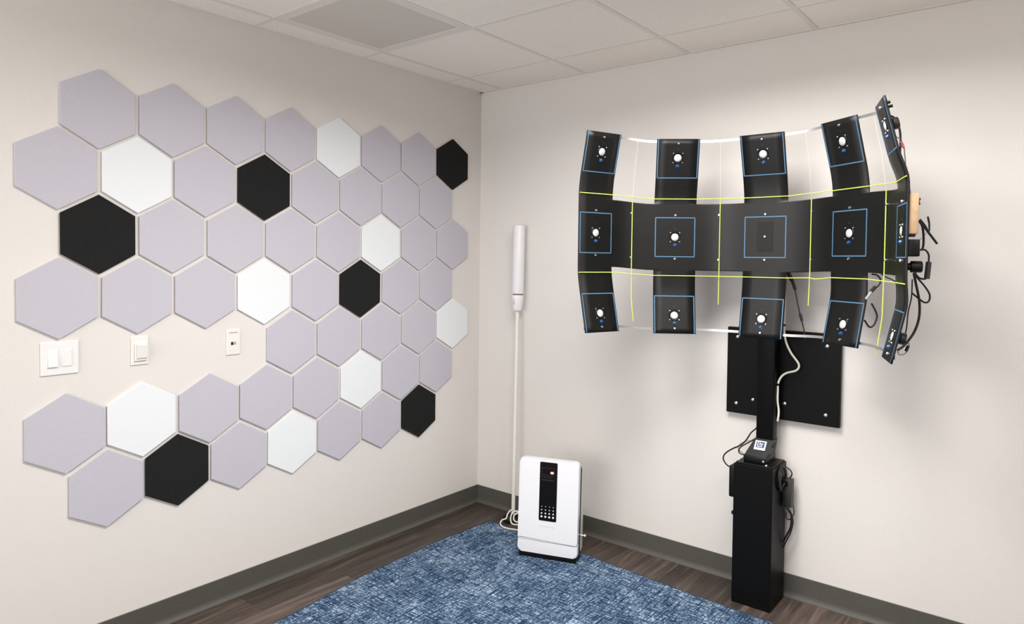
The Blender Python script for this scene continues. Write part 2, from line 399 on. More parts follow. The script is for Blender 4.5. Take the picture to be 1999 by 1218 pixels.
# ------------------------------------------------------------------ ceiling vent
vx0, vx1, vy1, vy0 = GX, GX+G, GY-G, GY-2*G
t = thing('air_vent', 'square grey perforated air vent set flush in the ceiling grid', 'air vent', ((vx0+vx1)/2, (vy0+vy1)/2, CEIL))
h = G/2-0.0135
bm = NB()
for lo, hi in (((-h, -h), (h, -h+0.028)), ((-h, h-0.028), (h, h)), ((-h, -h+0.028), (-h+0.028, h-0.028)), ((h-0.028, -h+0.028), (h, h-0.028))):
    box(bm, (*lo, 0.0), (*hi, 0.006))
obj('frame', bm, M_grid, t)
bm = NB(); box(bm, (-h+0.026, -h+0.026, 0.0012), (h-0.026, h-0.026, 0.0022)); obj('perforated_face', bm, M_perf, t)
bm = NB()
for lo, hi in (((-h, -h), (h, -h+0.004)), ((-h, h-0.004), (h, h)), ((-h, -h), (-h+0.004, h)), ((h-0.004, -h), (h, h))):
    box(bm, (*lo, 0.006), (*hi, 0.10))
ri, seg = 0.15, 40                                     # back plate with a round neck opening
outer = [bm.verts.new((max(-h, min(h, 2*h*math.cos(2*PI*k/seg))), max(-h, min(h, 2*h*math.sin(2*PI*k/seg))), 0.10)) for k in range(seg)]
inner = [bm.verts.new((ri*math.cos(2*PI*k/seg), ri*math.sin(2*PI*k/seg), 0.10)) for k in range(seg)]
for k in range(seg):
    j = (k+1) % seg; bm.faces.new((outer[k], outer[j], inner[j], inner[k]))
obj('plenum', bm, M_plen, t)
bm = NB(); lathe(bm, [(ri, 0.10), (ri, 0.19), (0, 0.19)], 40, cap=False); obj('neck', bm, M_neck, t, True)

# ------------------------------------------------------------------ rug
def rug_left(y): # x of the left edge
    P = [(-2.9, 0.40), (-1.645, 0.352), (-1.165, 0.290), (-0.632, 0.268), (-0.2, 0.294)]
    for (a, xa), (b, xb) in zip(P, P[1:]):
        if y <= b: return xa+(xb-xa)*(y-a)/(b-a)
    return P[-1][1]
def rug_top(x):
    P = [(0.28, -0.212), (0.963, -0.243), (1.341, -0.270), (1.585, -0.288), (1.913, -0.298), (3.0, -0.33)]
    for (a, ya), (b, yb) in zip(P, P[1:]):
        if x <= b: return ya+(yb-ya)*(x-a)/(b-a)
    return P[-1][1]
t = thing('rug', 'large blue crosshatched rug with a dark bound edge', 'rug', (1.6, -1.5, 0))
RH = 0.008; nx, ny = 40, 40; x_far, y_near = 2.75, -2.75
gridv = []
bm = NB()
for i in range(nx+1):
    row = []
    for j in range(ny+1):
        a, b = i/nx, j/ny
        y = y_near+(rug_top(0.28+a*(x_far-0.28))-y_near)*b
        x = rug_left(y)+(x_far-rug_left(y))*a
        row.append(Vector((x, y, RH)))
    gridv.append(row)
vv = [[bm.verts.new(p) for p in row] for row in gridv]
for i in range(nx):
    for j in range(ny): bm.faces.new((vv[i][j], vv[i+1][j], vv[i+1][j+1], vv[i][j+1]))
edge = [vv[i][0] for i in range(nx+1)]+[vv[nx][j] for j in range(1, ny+1)]+[vv[i][ny] for i in range(nx-1, -1, -1)]+[vv[0][j] for j in range(ny-1, 0, -1)]
low = [bm.verts.new((v.co.x, v.co.y, 0.0005)) for v in edge]
for k in range(len(edge)):
    j = (k+1) % len(edge); bm.faces.new((edge[k], low[k], low[j], edge[j]))
loop = [v.co.copy() for v in edge]
obj('pile', bm, M_rug, t, origin=(1.6, -1.5, 0))
bm = NB(); tube(bm, [Vector((p.x, p.y, 0.0048)) for p in loop+[loop[0]]], 0.0047, 8, smooth=False); obj('binding', bm, M_bind, t, True, origin=(1.6, -1.5, 0))

# ------------------------------------------------------------------ white pole lamp in the corner
b0, b1 = Vector((0.372, -0.098, 0.0)), Vector((0.352, -0.048, 1.7346))
ax = (b1-b0).normalized(); up_ = ax; xx = Vector((1, 0, 0)); yy = up_.cross(xx).normalized(); xx = yy.cross(up_)
mt = Matrix.Identity(4)
for i in range(3): mt[i][0], mt[i][1], mt[i][2], mt[i][3] = xx[i], yy[i], up_[i], b0[i]
LN = (b1-b0).length
t = thing('pole_lamp', 'tall white pole with a long cylindrical head leaning in the room corner', 'lamp', mtx=mt)
bm = NB(); lathe(bm, [(0.062, 0.002), (0.064, 0.006), (0.060, 0.014), (0.024, 0.022), (0.016, 0.036), (0.0, 0.036)], 32); obj('base', bm, M_blkg, t, True)
bm = NB(); lathe(bm, [(0.0112, 0.02), (0.0112, LN-0.50)], 16); obj('pole', bm, M_wcable, t, True)
bm = NB(); lathe(bm, [(0.012, LN-0.502), (0.026, LN-0.500), (0.0295, LN-0.494), (0.0345, LN-0.43), (0.0345, LN-0.412), (0.033, LN-0.409)], 28); so = obj('socket', bm, M_plast, t, True)
bm = NB(); mk = Matrix.Translation((-0.002, -0.0335, LN-0.452)); box(bm, (-0.0035, -0.0015, -0.012), (0.0035, 0.0015, 0.006), 0.001, 1, mk); box(bm, (-0.0018, -0.0015, 0.006), (0.0018, 0.0015, 0.018), 0.0005, 1, mk); obj('switch', bm, M_gray, so)
bm = NB(); lathe(bm, [(0.030, LN-0.410), (0.030, LN-0.402)], 28); obj('gap_ring', bm, mat('brown_grey', lin(112, 98, 92), 0.6), t, True)
bm = NB(); lathe(bm, [(0.033, LN-0.402), (0.0358, LN-0.399), (0.0358, LN-0.004), (0.034, LN), (0.0, LN)], 32); obj('tube_head', bm, M_lens, t, True)
COIL = [[(0.402,-0.153,0.079),(0.394,-0.175,0.062),(0.402,-0.199,0.044),(0.383,-0.213,0.034),(0.387,-0.232,0.02),(0.414,-0.245,0.013),(0.456,-0.246,0.013),(0.508,-0.236,0.016)],
        [(0.438,-0.151,0.081),(0.42,-0.161,0.073),(0.427,-0.188,0.053),(0.45,-0.211,0.035),(0.476,-0.216,0.032),(0.509,-0.211,0.035)],
        [(0.455,-0.152,0.079),(0.441,-0.173,0.064),(0.454,-0.193,0.049),(0.479,-0.201,0.043),(0.502,-0.193,0.049)]]
bm = NB()
pts = [(0.40, -0.12, 0.05)]+COIL[0]+[(0.56, -0.23, 0.014), (0.56, -0.215, 0.02)]+list(reversed(COIL[1]))+COIL[2]+[(0.53, -0.19, 0.03)]
tube(bm, pts, 0.0042, 8)
bmesh.ops.transform(bm, matrix=mt.inverted(), verts=bm.verts[:]); obj('power_cord', bm, M_wcable, t, True)

# ------------------------------------------------------------------ air purifier
ang = math.atan2(0.33, 0.944)
mt = Matrix.Translation((0.697+0.158*0.944+0.012, -0.459+0.158*0.33-0.022, RH+0.0005)) @ Matrix.Rotation(ang, 4, 'Z') @ Matrix.Rotation(math.radians(-3.0), 4, 'X')
t = thing('air_purifier', 'white upright air purifier with a black control strip, standing on the rug corner', 'air purifier', mtx=mt)
# local: x along the front, y into the depth, z up ; front face at y = 0
rotx = Matrix.Rotation(PI/2, 4, 'X')     # polygon xy -> xz, extrusion towards -y
def slab(poly, y_front, y_back, m, name, par, bev=0.0, seg=3, smooth=True):
    bm = NB(); prism(bm, poly, -y_back, -y_front, bev, seg)
    bmesh.ops.transform(bm, matrix=rotx, verts=bm.verts[:]); return obj(name, bm, m, par, smooth)
def slab2(poly, y_front, y_back, m, name, par, bev, seg=3):
    bm = NB(); n = len(poly)
    prism(bm, poly, -y_back, -y_front)
    es = [e for f in bm.faces if len(f.verts) == n for e in f.edges]
    bmesh.ops.bevel(bm, geom=list(set(es)), offset=bev, segments=seg, profile=0.5, affect='EDGES')
    bmesh.ops.transform(bm, matrix=rotx, verts=bm.verts[:]); return obj(name, bm, m, par, True)
HT = 0.508
fs = slab(rrect(0.316, HT-0.092, 0.022, 8, 0, 0.092+(HT-0.092)/2, (0.024, 0.024, 0.004, 0.004)), 0.0, 0.036, M_shell, 'front_shell', t, 0.009, 4)
slab(rrect(0.316, 0.066, 0.016, 8, 0, 0.0585, (0.003, 0.003, 0.018, 0.018)), 0.003, 0.036, M_shell, 'lower_shell', t, 0.007, 4)
slab2(rrect(0.3145, HT-0.050, 0.022, 8, 0, 0.024+(HT-0.050)/2), 0.033, 0.072, M_side, 'side_band', t, 0.002)
slab2(rrect(0.318, HT-0.062, 0.030, 8, 0, 0.024+(HT-0.062)/2), 0.068, 0.108, M_rear, 'rear_shell', t, 0.012)
bm = NB(); box(bm, (-0.152, 0.006, 0.0), (0.152, 0.104, 0.034), 0.006, 2); bmesh.ops.transform(bm, matrix=Matrix.Rotation(math.radians(3.0), 4, 'X'), verts=bm.verts[:]); obj('base', bm, M_blkp, t, True)
dz0, dz1, dx0, dx1 = 0.196, 0.494, -0.047, 0.046
dp = slab(rrect(dx1-dx0, dz1-dz0, 0.006, 5, (dx0+dx1)/2, (dz0+dz1)/2), -0.0012, 0.001, M_blkg, 'display_strip', t, 0.0006, 1)
bm = NB()
for q, rr in enumerate((0.0052, 0.0040, 0.0029, 0.0019)):
    for k in range(4):
        mk = Matrix.Translation((dx0+0.015+k*0.0205, -0.0012, dz0+0.021+q*0.0172)) @ rotx
        lathe(bm, [(rr, -0.0005), (rr, 0.0006), (0, 0.0006)], 16, mk)
obj('indicator_dot', bm, M_plast, dp)
bm = NB(); mk = Matrix.Translation((dx1-0.028, -0.0012, dz1-0.052)) @ rotx
lathe(bm, [(0.0085, 0), (0.0085, 0.0008), (0.006, 0.0016), (0, 0.0018)], 20, Matrix.Translation((dx1-0.028, -0.0012, dz1-0.052)) @ Matrix.Diagonal((1.1, 1, 0.75, 1)) @ rotx)
obj('power_light', bm, M_glow, dp, True)
bm = NB()
def bar(x0, z0, x1, z1): box(bm, (x0, -0.0016, z0), (x1, -0.0011, z1))
L0, R0 = dx0+0.011, dx1-0.016
for a, b in ((dz1-0.030, dz1-0.0292), (dz1-0.066, dz1-0.0652)): bar(L0, a, R0, b)
bar(L0, dz1-0.066, L0+0.0008, dz1-0.030); bar(R0-0.0008, dz1-0.066, R0, dz1-0.030)
for k, wd_ in enumerate((0.007, 0.006, 0.008, 0.006, 0.007)):
    bar(L0+k*0.0122, dz1-0.078, L0+k*0.0122+wd_, dz1-0.0768); bar(L0+k*0.0122, dz1-0.0735, L0+k*0.0122+wd_*0.6, dz1-0.0725)
bar(L0-0.004, dz1-0.093, R0, dz1-0.0922)
for k in range(6): bar(L0+k*0.0105, dz1-0.089, L0+k*0.0105+0.006, dz1-0.0878)
obj('display_print', bm, M_dim, dp)
fc = bpy.data.curves.new('brand_lettering', 'FONT'); fc.body = 'HATHASPACE'; fc.size = 0.0125; fc.align_x = 'CENTER'; fc.extrude = 0.0002; fc.space_character = 1.05
tmp = bpy.data.objects.new('lettering_curve', fc); C.objects.link(tmp); bpy.context.view_layer.update()
fm = bpy.data.meshes.new_from_object(tmp.evaluated_get(bpy.context.evaluated_depsgraph_get())); bpy.data.objects.remove(tmp)
fm.materials.clear(); fm.materials.append(mat('faint_grey_print', lin(205, 204, 205), 0.5))
fo = bpy.data.objects.new('brand_lettering', fm); C.objects.link(fo); fo.parent = t
fo.location = (-0.004, -0.0003, 0.163); fo.rotation_euler = (PI/2, 0, 0)
bm = NB(); mk = Matrix.Translation((0.150, 0.066, 0.128)) @ Matrix.Rotation(PI/2, 4, 'Y')
lathe(bm, [(0.0035, 0.0), (0.0035, 0.028), (0.0062, 0.029), (0.0062, 0.034), (0.004, 0.036), (0, 0.036)], 16, mk); obj('side_peg', bm, M_plast, t, True)

# ------------------------------------------------------------------ black board on the right wall
BO = (1.8785, 0, 0.8175)
t = thing('wall_board', 'square black board fixed to the wall behind the stand post', 'board', BO)
bm = NB(); box(bm, (-0.2535, -0.030, 0), (0.2535, -0.008, 0.409), 0.002, 2); obj('panel', bm, M_board, t)
bm = NB()
for x in (-0.17, 0.17): box(bm, (x-0.02, -0.008, 0.06), (x+0.02, 0, 0.35))
obj('spacer', bm, M_blk, t)
for x, z in ((1.673, 0.864), (1.753, 0.891), (1.898, 0.893), (2.075, 0.866), (2.075, 1.171), (1.674, 1.182)):
    bm = NB(); mk = Matrix.Translation((x-BO[0], -0.030, z-BO[2])) @ rotx
    lathe(bm, [(0.0078, 0), (0.0078, 0.0015), (0.0045, 0.004), (0, 0.0045)], 18, mk); obj('bolt', bm, M_steel, t, True)

# ------------------------------------------------------------------ stand
SO = (1.826, -0.1225, 0)
t = thing('speaker_stand', 'black column stand with a tall square floor box, carrying the curved speaker rig', 'stand', SO)
def S(x, y, z): return (x-SO[0], y-SO[1], z)
bm = NB(); box(bm, S(1.7385, -0.215, 0), S(1.9125, -0.03, 0.632), 0.003, 2); bxo = obj('floor_box', bm, M_blk, t)
bm = NB(); box(bm, S(1.745, -0.208, 0.632), S(1.906, -0.036, 0.638), 0.001, 1); obj('top_plate', bm, M_blkp, t)
bm = NB(); box(bm, S(1.7675, -0.180, 0.638), S(1.8705, -0.052, 0.668), 0.005, 3)
a = [bm.verts.new(S(*p)) for p in ((1.7705, -0.1765, 0.6665), (1.8685, -0.1765, 0.6665), (1.8685, -0.054, 0.6665), (1.7705, -0.054, 0.6665))]
b = [bm.verts.new(S(*p)) for p in ((1.798, -0.1185, 0.737), (1.879, -0.1185, 0.737), (1.879, -0.057, 0.737), (1.798, -0.057, 0.737))]
for i in range(4): bm.faces.new((a[i], a[(i+1) % 4], b[(i+1) % 4], b[i]))
bm.faces.new(b)
col = obj('collar', bm, M_blkp, t, True, auto=25)
bm = NB(); box(bm, S(1.800, -0.115, 0.70), S(1.877, -0.060, 1.78), 0.004, 2); obj('post', bm, M_blk, t, True)
for p in ((1.858, -0.1795, 0.650), (1.878, -0.200, 0.641), (1.752, -0.19, 0.642)):
    bm = NB(); lathe(bm, [(0.005, -0.003), (0.005, 0.002), (0.003, 0.0035), (0, 0.004)], 14, Matrix.Translation(S(*p)) @ rotx); obj('bolt', bm, M_steel, t, True)
bm = NB(); box(bm, S(1.727, -0.205, 0.392), S(1.7395, -0.19, 0.408), 0.003, 2); obj('cord_clip', bm, M_blkp, t)
# sticker on the collar's sloping front: local frame x right, y up the slope, z out
o_ = Vector(S(1.8309, -0.1410, 0.7103)); sx = Vector((1, 0, 0.012)).normalized(); sn = Vector((0, -0.772, 0.635)); sy = sn.cross(sx).normalized(); sn = sx.cross(sy)
ms = Matrix.Identity(4)
for i in range(3): ms[i][0], ms[i][1], ms[i][2], ms[i][3] = sx[i], sy[i], sn[i], (o_+sn*0.0030)[i]
bm = NB(); box(bm, (-0.025, -0.0225, -0.0012), (0.025, 0.0225, 0.0004), mtx=ms); st = obj('sticker', bm, M_paper, t)
bm = NB(); box(bm, (-0.0185, -0.0115, 0.0004), (0.0185, 0.0175, 0.0008), mtx=ms); obj('emblem_square', bm, M_navy, st)
bm = NB()
def gl(x0, y0, x1, y1): box(bm, (x0, y0, 0.0008), (x1, y1, 0.0011), mtx=ms)
gl(-0.0130, -0.0070, -0.0100, 0.0175); gl(-0.0130, -0.0070, 0.0090, -0.0045)     # the L
gl(-0.0055, 0.0120, -0.0030, 0.0175)
gl(-0.0040, 0.0070, 0.0130, 0.0095); gl(-0.0040, 0.0010, -0.0015, 0.0095)           # the S
gl(-0.0015, 0.0010, 0.0090, 0.0035); gl(0.0065, -0.0045, 0.0090, 0.0035)
obj('emblem_letters', bm, M_paper, st)

# power supplies hung on the stand
bm = NB(); box(bm, (1.7105, -0.200, 0.468), (1.7383, -0.115, 0.612), 0.007, 3)
tag(obj('power_adapter', bm, M_blkp, None, True, origin=(1.724, -0.157, 0.468)), 'rounded black power adapter on the left side of the stand box', 'power adapter', 'power adapters on the stand')
t = thing('power_adapter', 'black power brick hanging on the right side of the stand box', 'power adapter', (1.935, -0.052, 0.438), group='power adapters on the stand')
bm = NB(); box(bm, (-0.0222, -0.030, 0), (0.017, 0.012, 0.125), 0.003, 2); obj('brick', bm, mat('charcoal_plastic', lin(48, 46, 45), 0.5), t, True)
bm = NB(); box(bm, (-0.020, -0.034, 0.095), (0.002, -0.029, 0.118), 0.001, 1); obj('plug', bm, M_blkp, t, True)

def cable(name, pts, rad, m, label, cat='cable', group=None):
    o = Vector(pts[len(pts)//2]); bm = NB(); tube(bm, pts, rad, 8)
    return tag(obj(name, bm, m, None, True, origin=(o.x, o.y, o.z)), label, cat, group)
w = cable('white_cable', [(1.906,-0.10,1.50),(1.899,-0.060,1.359),(1.896,-0.0525,1.241),(1.899,-0.0525,1.206),(1.909,-0.0525,1.168),(1.93,-0.0525,1.128),(1.96,-0.0525,1.089),(1.963,-0.0525,1.067),(1.948,-0.0525,1.051),(1.912,-0.0525,1.038),(1.893,-0.065,1.021),(1.8835,-0.078,0.993),(1.8825,-0.080,0.954),(1.8825,-0.080,0.912),(1.8865,-0.075,0.872),(1.8865,-0.075,0.844),(1.8825,-0.075,0.818)], 0.0048, M_wcable, 'white cable hanging in curves beside the stand post')
bm = NB(); tube(bm, [(1.8834, -0.078, 0.990), (1.8829, -0.0785, 0.980)], 0.0062, 10, smooth=False); bmesh.ops.translate(bm, vec=-w.location, verts=bm.verts[:]); obj('cable_tie', bm, M_blkp, w, True)
bm = NB(); tube(bm, [(1.8965, -0.053, 1.258), (1.8963, -0.053, 1.250)], 0.0062, 10, smooth=False); bmesh.ops.translate(bm, vec=-w.location, verts=bm.verts[:]); obj('cable_tie', bm, M_blkp, w, True)
cable('black_cable', [(1.7945,-0.082,0.782),(1.790,-0.085,0.772),(1.772,-0.10,0.751),(1.754,-0.10,0.719),(1.728,-0.10,0.688),(1.687,-0.10,0.662),(1.655,-0.10,0.636),(1.643,-0.10,0.612),(1.651,-0.10,0.592),(1.674,-0.115,0.582),(1.712,-0.14,0.588)], 0.0034, M_cable, 'longest black cable looping out to the left adapter of the stand', group='cables left of the stand post')
cable('black_cable', [(1.7925,-0.094,0.729),(1.768,-0.10,0.709),(1.735,-0.10,0.685),(1.719,-0.10,0.667),(1.720,-0.10,0.648),(1.745,-0.10,0.6425)], 0.003, M_cable, 'short black cable drooping onto the stand box top, left of the collar', group='cables left of the stand post')
cable('grey_cable', [(1.780,-0.075,0.712),(1.741,-0.076,0.702),(1.715,-0.076,0.686),(1.704,-0.076,0.665),(1.716,-0.078,0.65),(1.739,-0.080,0.6405)], 0.0022, M_gcable, 'thin grey cable arching behind the black ones beside the stand collar', group='cables left of the stand post')
cable('black_cable', [(1.917,-0.05,0.61),(1.937,-0.05,0.599),(1.944,-0.05,0.582),(1.935,-0.05,0.562)], 0.003, M_cable, 'short black lead entering the top of the right power brick', group='cables right of the stand box')
cable('black_cable', [(1.919,-0.12,0.60),(1.922,-0.14,0.57),(1.919,-0.13,0.54),(1.919,-0.10,0.51),(1.922,-0.0845,0.475),(1.937,-0.085,0.437),(1.950,-0.08,0.415),(1.954,-0.075,0.394),(1.949,-0.07,0.346),(1.929,-0.07,0.298),(1.919,-0.07,0.272)], 0.0045, M_cable, 'thick black cable looping down the right side of the stand box', group='cables right of the stand box')
cable('black_cable', [(1.922,-0.05,0.437),(1.946,-0.05,0.402),(1.953,-0.05,0.365),(1.943,-0.05,0.315),(1.919,-0.05,0.257),(1.916,-0.05,0.24)], 0.003, M_cable, 'black cable hanging lowest on the right side of the stand box', group='cables right of the stand box')
cable('black_cable', [(1.950,-0.04,0.437),(1.952,-0.035,0.401),(1.934,-0.03,0.369),(1.917,-0.03,0.371),(1.917,-0.03,0.40)], 0.0022, M_cable, 'thin black lead looped under the right power brick', group='cables right of the stand box')
bm = NB(); pts = []
for k in range(40):
    a_ = k*0.62; pts.append((1.9215+0.004*math.sin(k*1.3), -0.115+0.042*math.cos(a_)+0.006*math.sin(k), 0.575+0.05*math.sin(a_)+0.006*math.cos(k*2)))
tube(bm, pts, 0.0035, 6, 3)
tag(obj('cable_bundle', bm, M_cable, None, True, origin=(1.9215, -0.115, 0.575)), 'coiled bundle of black cable tied to the upper right of the stand box', 'cable')

# ------------------------------------------------------------------ curved speaker rig
AO = (1.868, -0.25, 1.20)
COLS = [dict(x=1.2643, y=-0.6509, a=-71.39, zc=0.0084, i1=0.0339, i3=0.0386, t1=13.02, t3=12.96),
        dict(x=1.499, y=-0.3556, a=-34.68, zc=-0.0041, i1=0.0423, i3=0.0239, t1=11.8, t3=11.78),
        dict(x=1.8681, y=-0.25, a=-0.16, zc=-0.0041, i1=0.0451, i3=0.0249, t1=16.0, t3=9.38),
        dict(x=2.2293, y=-0.3593, a=35.12, zc=0.0032, i1=0.0421, i3=0.0191, t1=15.28, t3=10.8),
        dict(x=2.4581, y=-0.65, a=71.22, zc=-0.0034, i1=0.0556, i3=0.0188, t1=14.4, t3=12.17)]
Z0, DZ1, DZ3, BH, TW = 1.6493, 0.3507, -0.3524, 0.15, 0.0935
for d in COLS:
    a_ = math.radians(d['a']); d['n'] = Vector((math.sin(a_), math.cos(a_), 0)); d['r'] = Vector((math.cos(a_), -math.sin(a_), 0))
    d['c'] = Vector((d['x'], d['y'], Z0+d['zc']))
def inward(d, w):
    """how far the sheet leans towards the listener at height w above the band's middle"""
    s, ctr, i0, tt = (1, DZ1, d['i1'], math.tan(math.radians(d['t1']))) if w > 0 else (-1, -DZ3, d['i3'], math.tan(math.radians(d['t3'])))
    w = abs(w); w0 = BH; w1 = ctr-0.09
    if w <= w0: return 0.0
    i1 = i0-0.09*tt
    if w >= w1: return i0+(w-ctr)*tt
    h = w1-w0; q = (w-w0)/h
    return (-2*q**3+3*q*q)*i1+(q**3-q*q)*h*tt
def surf(d, u, w, off=0.0):
    """point on the sheet of column d; off lifts it towards the listener"""
    return d['c']+d['r']*u+Vector((0, 0, w))-d['n']*(inward(d, w)+off)
def between(d, e, q, w, off=0.0, wi=0.0):
    p0, p1 = d['c']+d['r']*TW, e['c']-e['r']*TW; L = (p1-p0).length*1.08
    h00, h10, h01, h11 = 2*q**3-3*q*q+1, q**3-2*q*q+q, -2*q**3+3*q*q, q**3-q*q
    p = p0*h00+d['r']*L*h10+p1*h01+e['r']*L*h11; n = (d['n']*(1-q)+e['n']*q).normalized()
    return p+Vector((0, 0, w))-n*(off+wi)
array = thing('speaker_array', 'curved black speaker rig of three rows by five columns with blue tape squares', 'speaker array', AO)
def A(name, bm, m, par=None, smooth=False, auto=None):
    return obj(name, bm, m, par or array, smooth, origin=AO, auto=auto)

# the sheet: one curved band and ten tabs
bm = NB()
bw = [-BH, -0.146, -0.136, -0.075, 0, 0.075, 0.136, 0.146, BH]
upw = [BH+(DZ1+0.0845*math.cos(math.radians(14))-BH)*k/12 for k in range(1, 13)]
dnw = [-BH+(DZ3-0.0822*math.cos(math.radians(11))+BH)*k/12 for k in range(1, 13)]
US = [-TW, -TW/2, 0, TW/2, TW]; NG = 9
plan = []                      # (function of w)
for ci, d in enumerate(COLS):
    for u in US: plan.append((ci, lambda w, d=d, u=u: surf(d, u, w)))
    if ci < 4:
        for k in range(1, NG): plan.append((None, lambda w, d=d, e=COLS[ci+1], q=k/NG: between(d, e, q, w)))
bandv = [[bm.verts.new(f(w)) for w in bw] for _, f in plan]
for i in range(len(plan)-1):
    for j in range(len(bw)-1): bm.faces.new((bandv[i][j], bandv[i+1][j], bandv[i+1][j+1], bandv[i][j+1]))
for ws, top in ((upw, True), (dnw, False)):
    for i in range(len(plan)-1):
        if plan[i][0] is None or plan[i+1][0] != plan[i][0]: continue
        if i == 0 or plan[i-1][0] != plan[i][0]: cols = [None, None]
        prev = cols[1] if cols[1] else [bandv[i][-1 if top else 0]]+[bm.verts.new(plan[i][1](w)) for w in ws]
        nxt = [bandv[i+1][-1 if top else 0]]+[bm.verts.new(plan[i+1][1](w)) for w in ws]
        for j in range(len(ws)):
            q = (prev[j], nxt[j], nxt[j+1], prev[j+1])
            bm.faces.new(q if top else tuple(reversed(q)))
        cols = [prev, nxt]
bmesh.ops.translate(bm, vec=-Vector(AO), verts=bm.verts[:])
me = bpy.data.meshes.new('curved_sheet'); bm.to_mesh(me); bm.free(); me.materials.append(M_panel)
for p in me.polygons: p.use_smooth = True
me.set_sharp_from_angle(angle=math.radians(50))
sheet = bpy.data.objects.new('curved_sheet', me); C.objects.link(sheet); sheet.parent = array
sm = sheet.modifiers.new('thickness', 'SOLIDIFY'); sm.thickness = 0.006; sm.offset = -1

# frame of one speaker position: x right, y up along the sheet, z towards the listener
def frame(d, row, u=0.0, v=0.0, off=0.0):
    tt = {1: d['t1'], 2: 0, 3: -d['t3']}[row]; tt = math.radians(tt)
    w = {1: DZ1, 2: 0, 3: DZ3}[row]
    n = d['n']*math.cos(tt)+Vector((0, 0, math.sin(tt))); r = d['r']; up = r.cross(n)
    c = surf(d, 0, w)+r*u+up*v-n*off
    m = Matrix.Identity(4)
    for i in range(3): m[i][0], m[i][1], m[i][2], m[i][3] = r[i], up[i], -n[i], c[i]-AO[i]
    return m

# one speaker with its pieces, then copies
def make_speaker():
    bm = NB()
    lathe(bm, [(0.0175, -0.001), (0.0175, 0.0012), (0.0235, 0.0020), (0.0250, 0.0004), (0.0250, -0.001)], 36, cap=False)
    lathe(bm, [(0.026, -0.006), (0.026, -0.011), (0.019, -0.024), (0.0, -0.024)], 28)
    s = obj('speaker', bm, M_blkp, array, True)
    bm = NB(); lathe(bm, [(0.0168, -0.001), (0.0166, 0.0008), (0.0152, 0.0020), (0.0115, 0.0034), (0.0065, 0.0043), (0.0, 0.0046)], 36); obj('dust_cap', bm, M_cone, s, True, auto=60)
    bm = NB(); lathe(bm, [(0.0, -0.040), (0.0185, -0.040), (0.020, -0.038), (0.020, -0.024), (0.0, -0.024)], 28, cap=False); obj('magnet', bm, M_magnet, s, True)
    for x, y in ((-0.0205, 0.0205), (0.0205, 0.0205), (-0.0205, -0.0205), (0.0205, -0.0205)):
        bm = NB(); lathe(bm, [(0.0034, -0.001), (0.0034, 0.0014), (0.0024, 0.0028), (0, 0.0032)], 14, Matrix.Translation((x, y, 0))); obj('screw', bm, M_steel, s, True)
    return s
def make_lens():
    bm = NB(); lathe(bm, [(0.0085, -0.004), (0.0085, 0.0008), (0.0072, 0.001), (0.0066, 0.0045), (0.0045, 0.0078), (0.0, 0.0092)], 20); return obj('blue_lens', bm, M_led, array, True)
def make_bolt():
    bm = NB(); lathe(bm, [(0.0056, -0.001), (0.0056, 0.0022), (0.0042, 0.0046), (0, 0.0056)], 16); return obj('bolt', bm, M_steel, array, True)
protos = {}
def place(kind, m):
    mk = {'speaker': make_speaker, 'blue_lens': make_lens, 'bolt': make_bolt}[kind]
    if kind not in protos: o = protos[kind] = mk()
    else:
        p = protos[kind]; o = p.copy(); C.objects.link(o)
        for ch in p.children:
            c2 = ch.copy(); C.objects.link(c2); c2.parent = o
    o.matrix_local = m; return o
def hole(m):
    bm = NB(); lathe(bm, [(0.0032, -0.001), (0.0032, 0.0012), (0.0018, 0.0014), (0, 0.0006)], 12, m); obj('sensor_hole', bm, M_magnet, array, True)
TAPE = 0.0875; TH = 0.0878; TWD = 0.0042
def strip(bm, d, row, u0, v0, u1, v1):
    m = frame(d, row)
    box(bm, (min(u0, u1)-(TWD/2 if u0 == u1 else 0), min(v0, v1)-(TWD/2 if v0 == v1 else 0), -0.0002), (max(u0, u1)+(TWD/2 if u0 == u1 else 0), max(v0, v1)+(TWD/2 if v0 == v1 else 0), 0.0008), mtx=m)
for ci, d in enumerate(COLS):
    for row in (1, 2, 3):
        bm = NB(); T_ = TAPE
        lo, hi = -TH, TH
        if row == 1: hi = 0.083
        if row == 3: lo = -0.080
        strip(bm, d, row, -T_, lo, -T_, hi); strip(bm, d, row, T_, lo, T_, hi)
        if row != 3: strip(bm, d, row, -T_-TWD/2, -TH, T_+TWD/2, -TH)
        if row != 1: strip(bm, d, row, -T_-TWD/2, TH, T_+TWD/2, TH)
        obj('tape_outline', bm, M_tape, array)
        if row == 2 and ci == 2:
            bm = NB(); box(bm, (-0.034, -0.062, -0.001), (0.034, 0.066, 0.0016), 0.0005, 1, frame(d, 2)); obj('centre_plate', bm, mat('matte_black_card', lin(19, 18, 18), 0.6, spec=0.3), array)
            place('bolt', frame(d, 2, 0, 0.002, 0.001))
        else:
            place('speaker', frame(d, row)); place('blue_lens', frame(d, row, 0.0, -0.0365)); hole(frame(d, row, 0.0, 0.039))
        if row == 1: place('bolt', frame(d, 1, 0.0, 0.0635))
        if row == 2: place('bolt', frame(d, 2, 0, 0.0985)); place('bolt', frame(d, 2, 0, -0.0985))
        if row == 3: place('bolt', frame(d, 3, 0.0, -0.060))

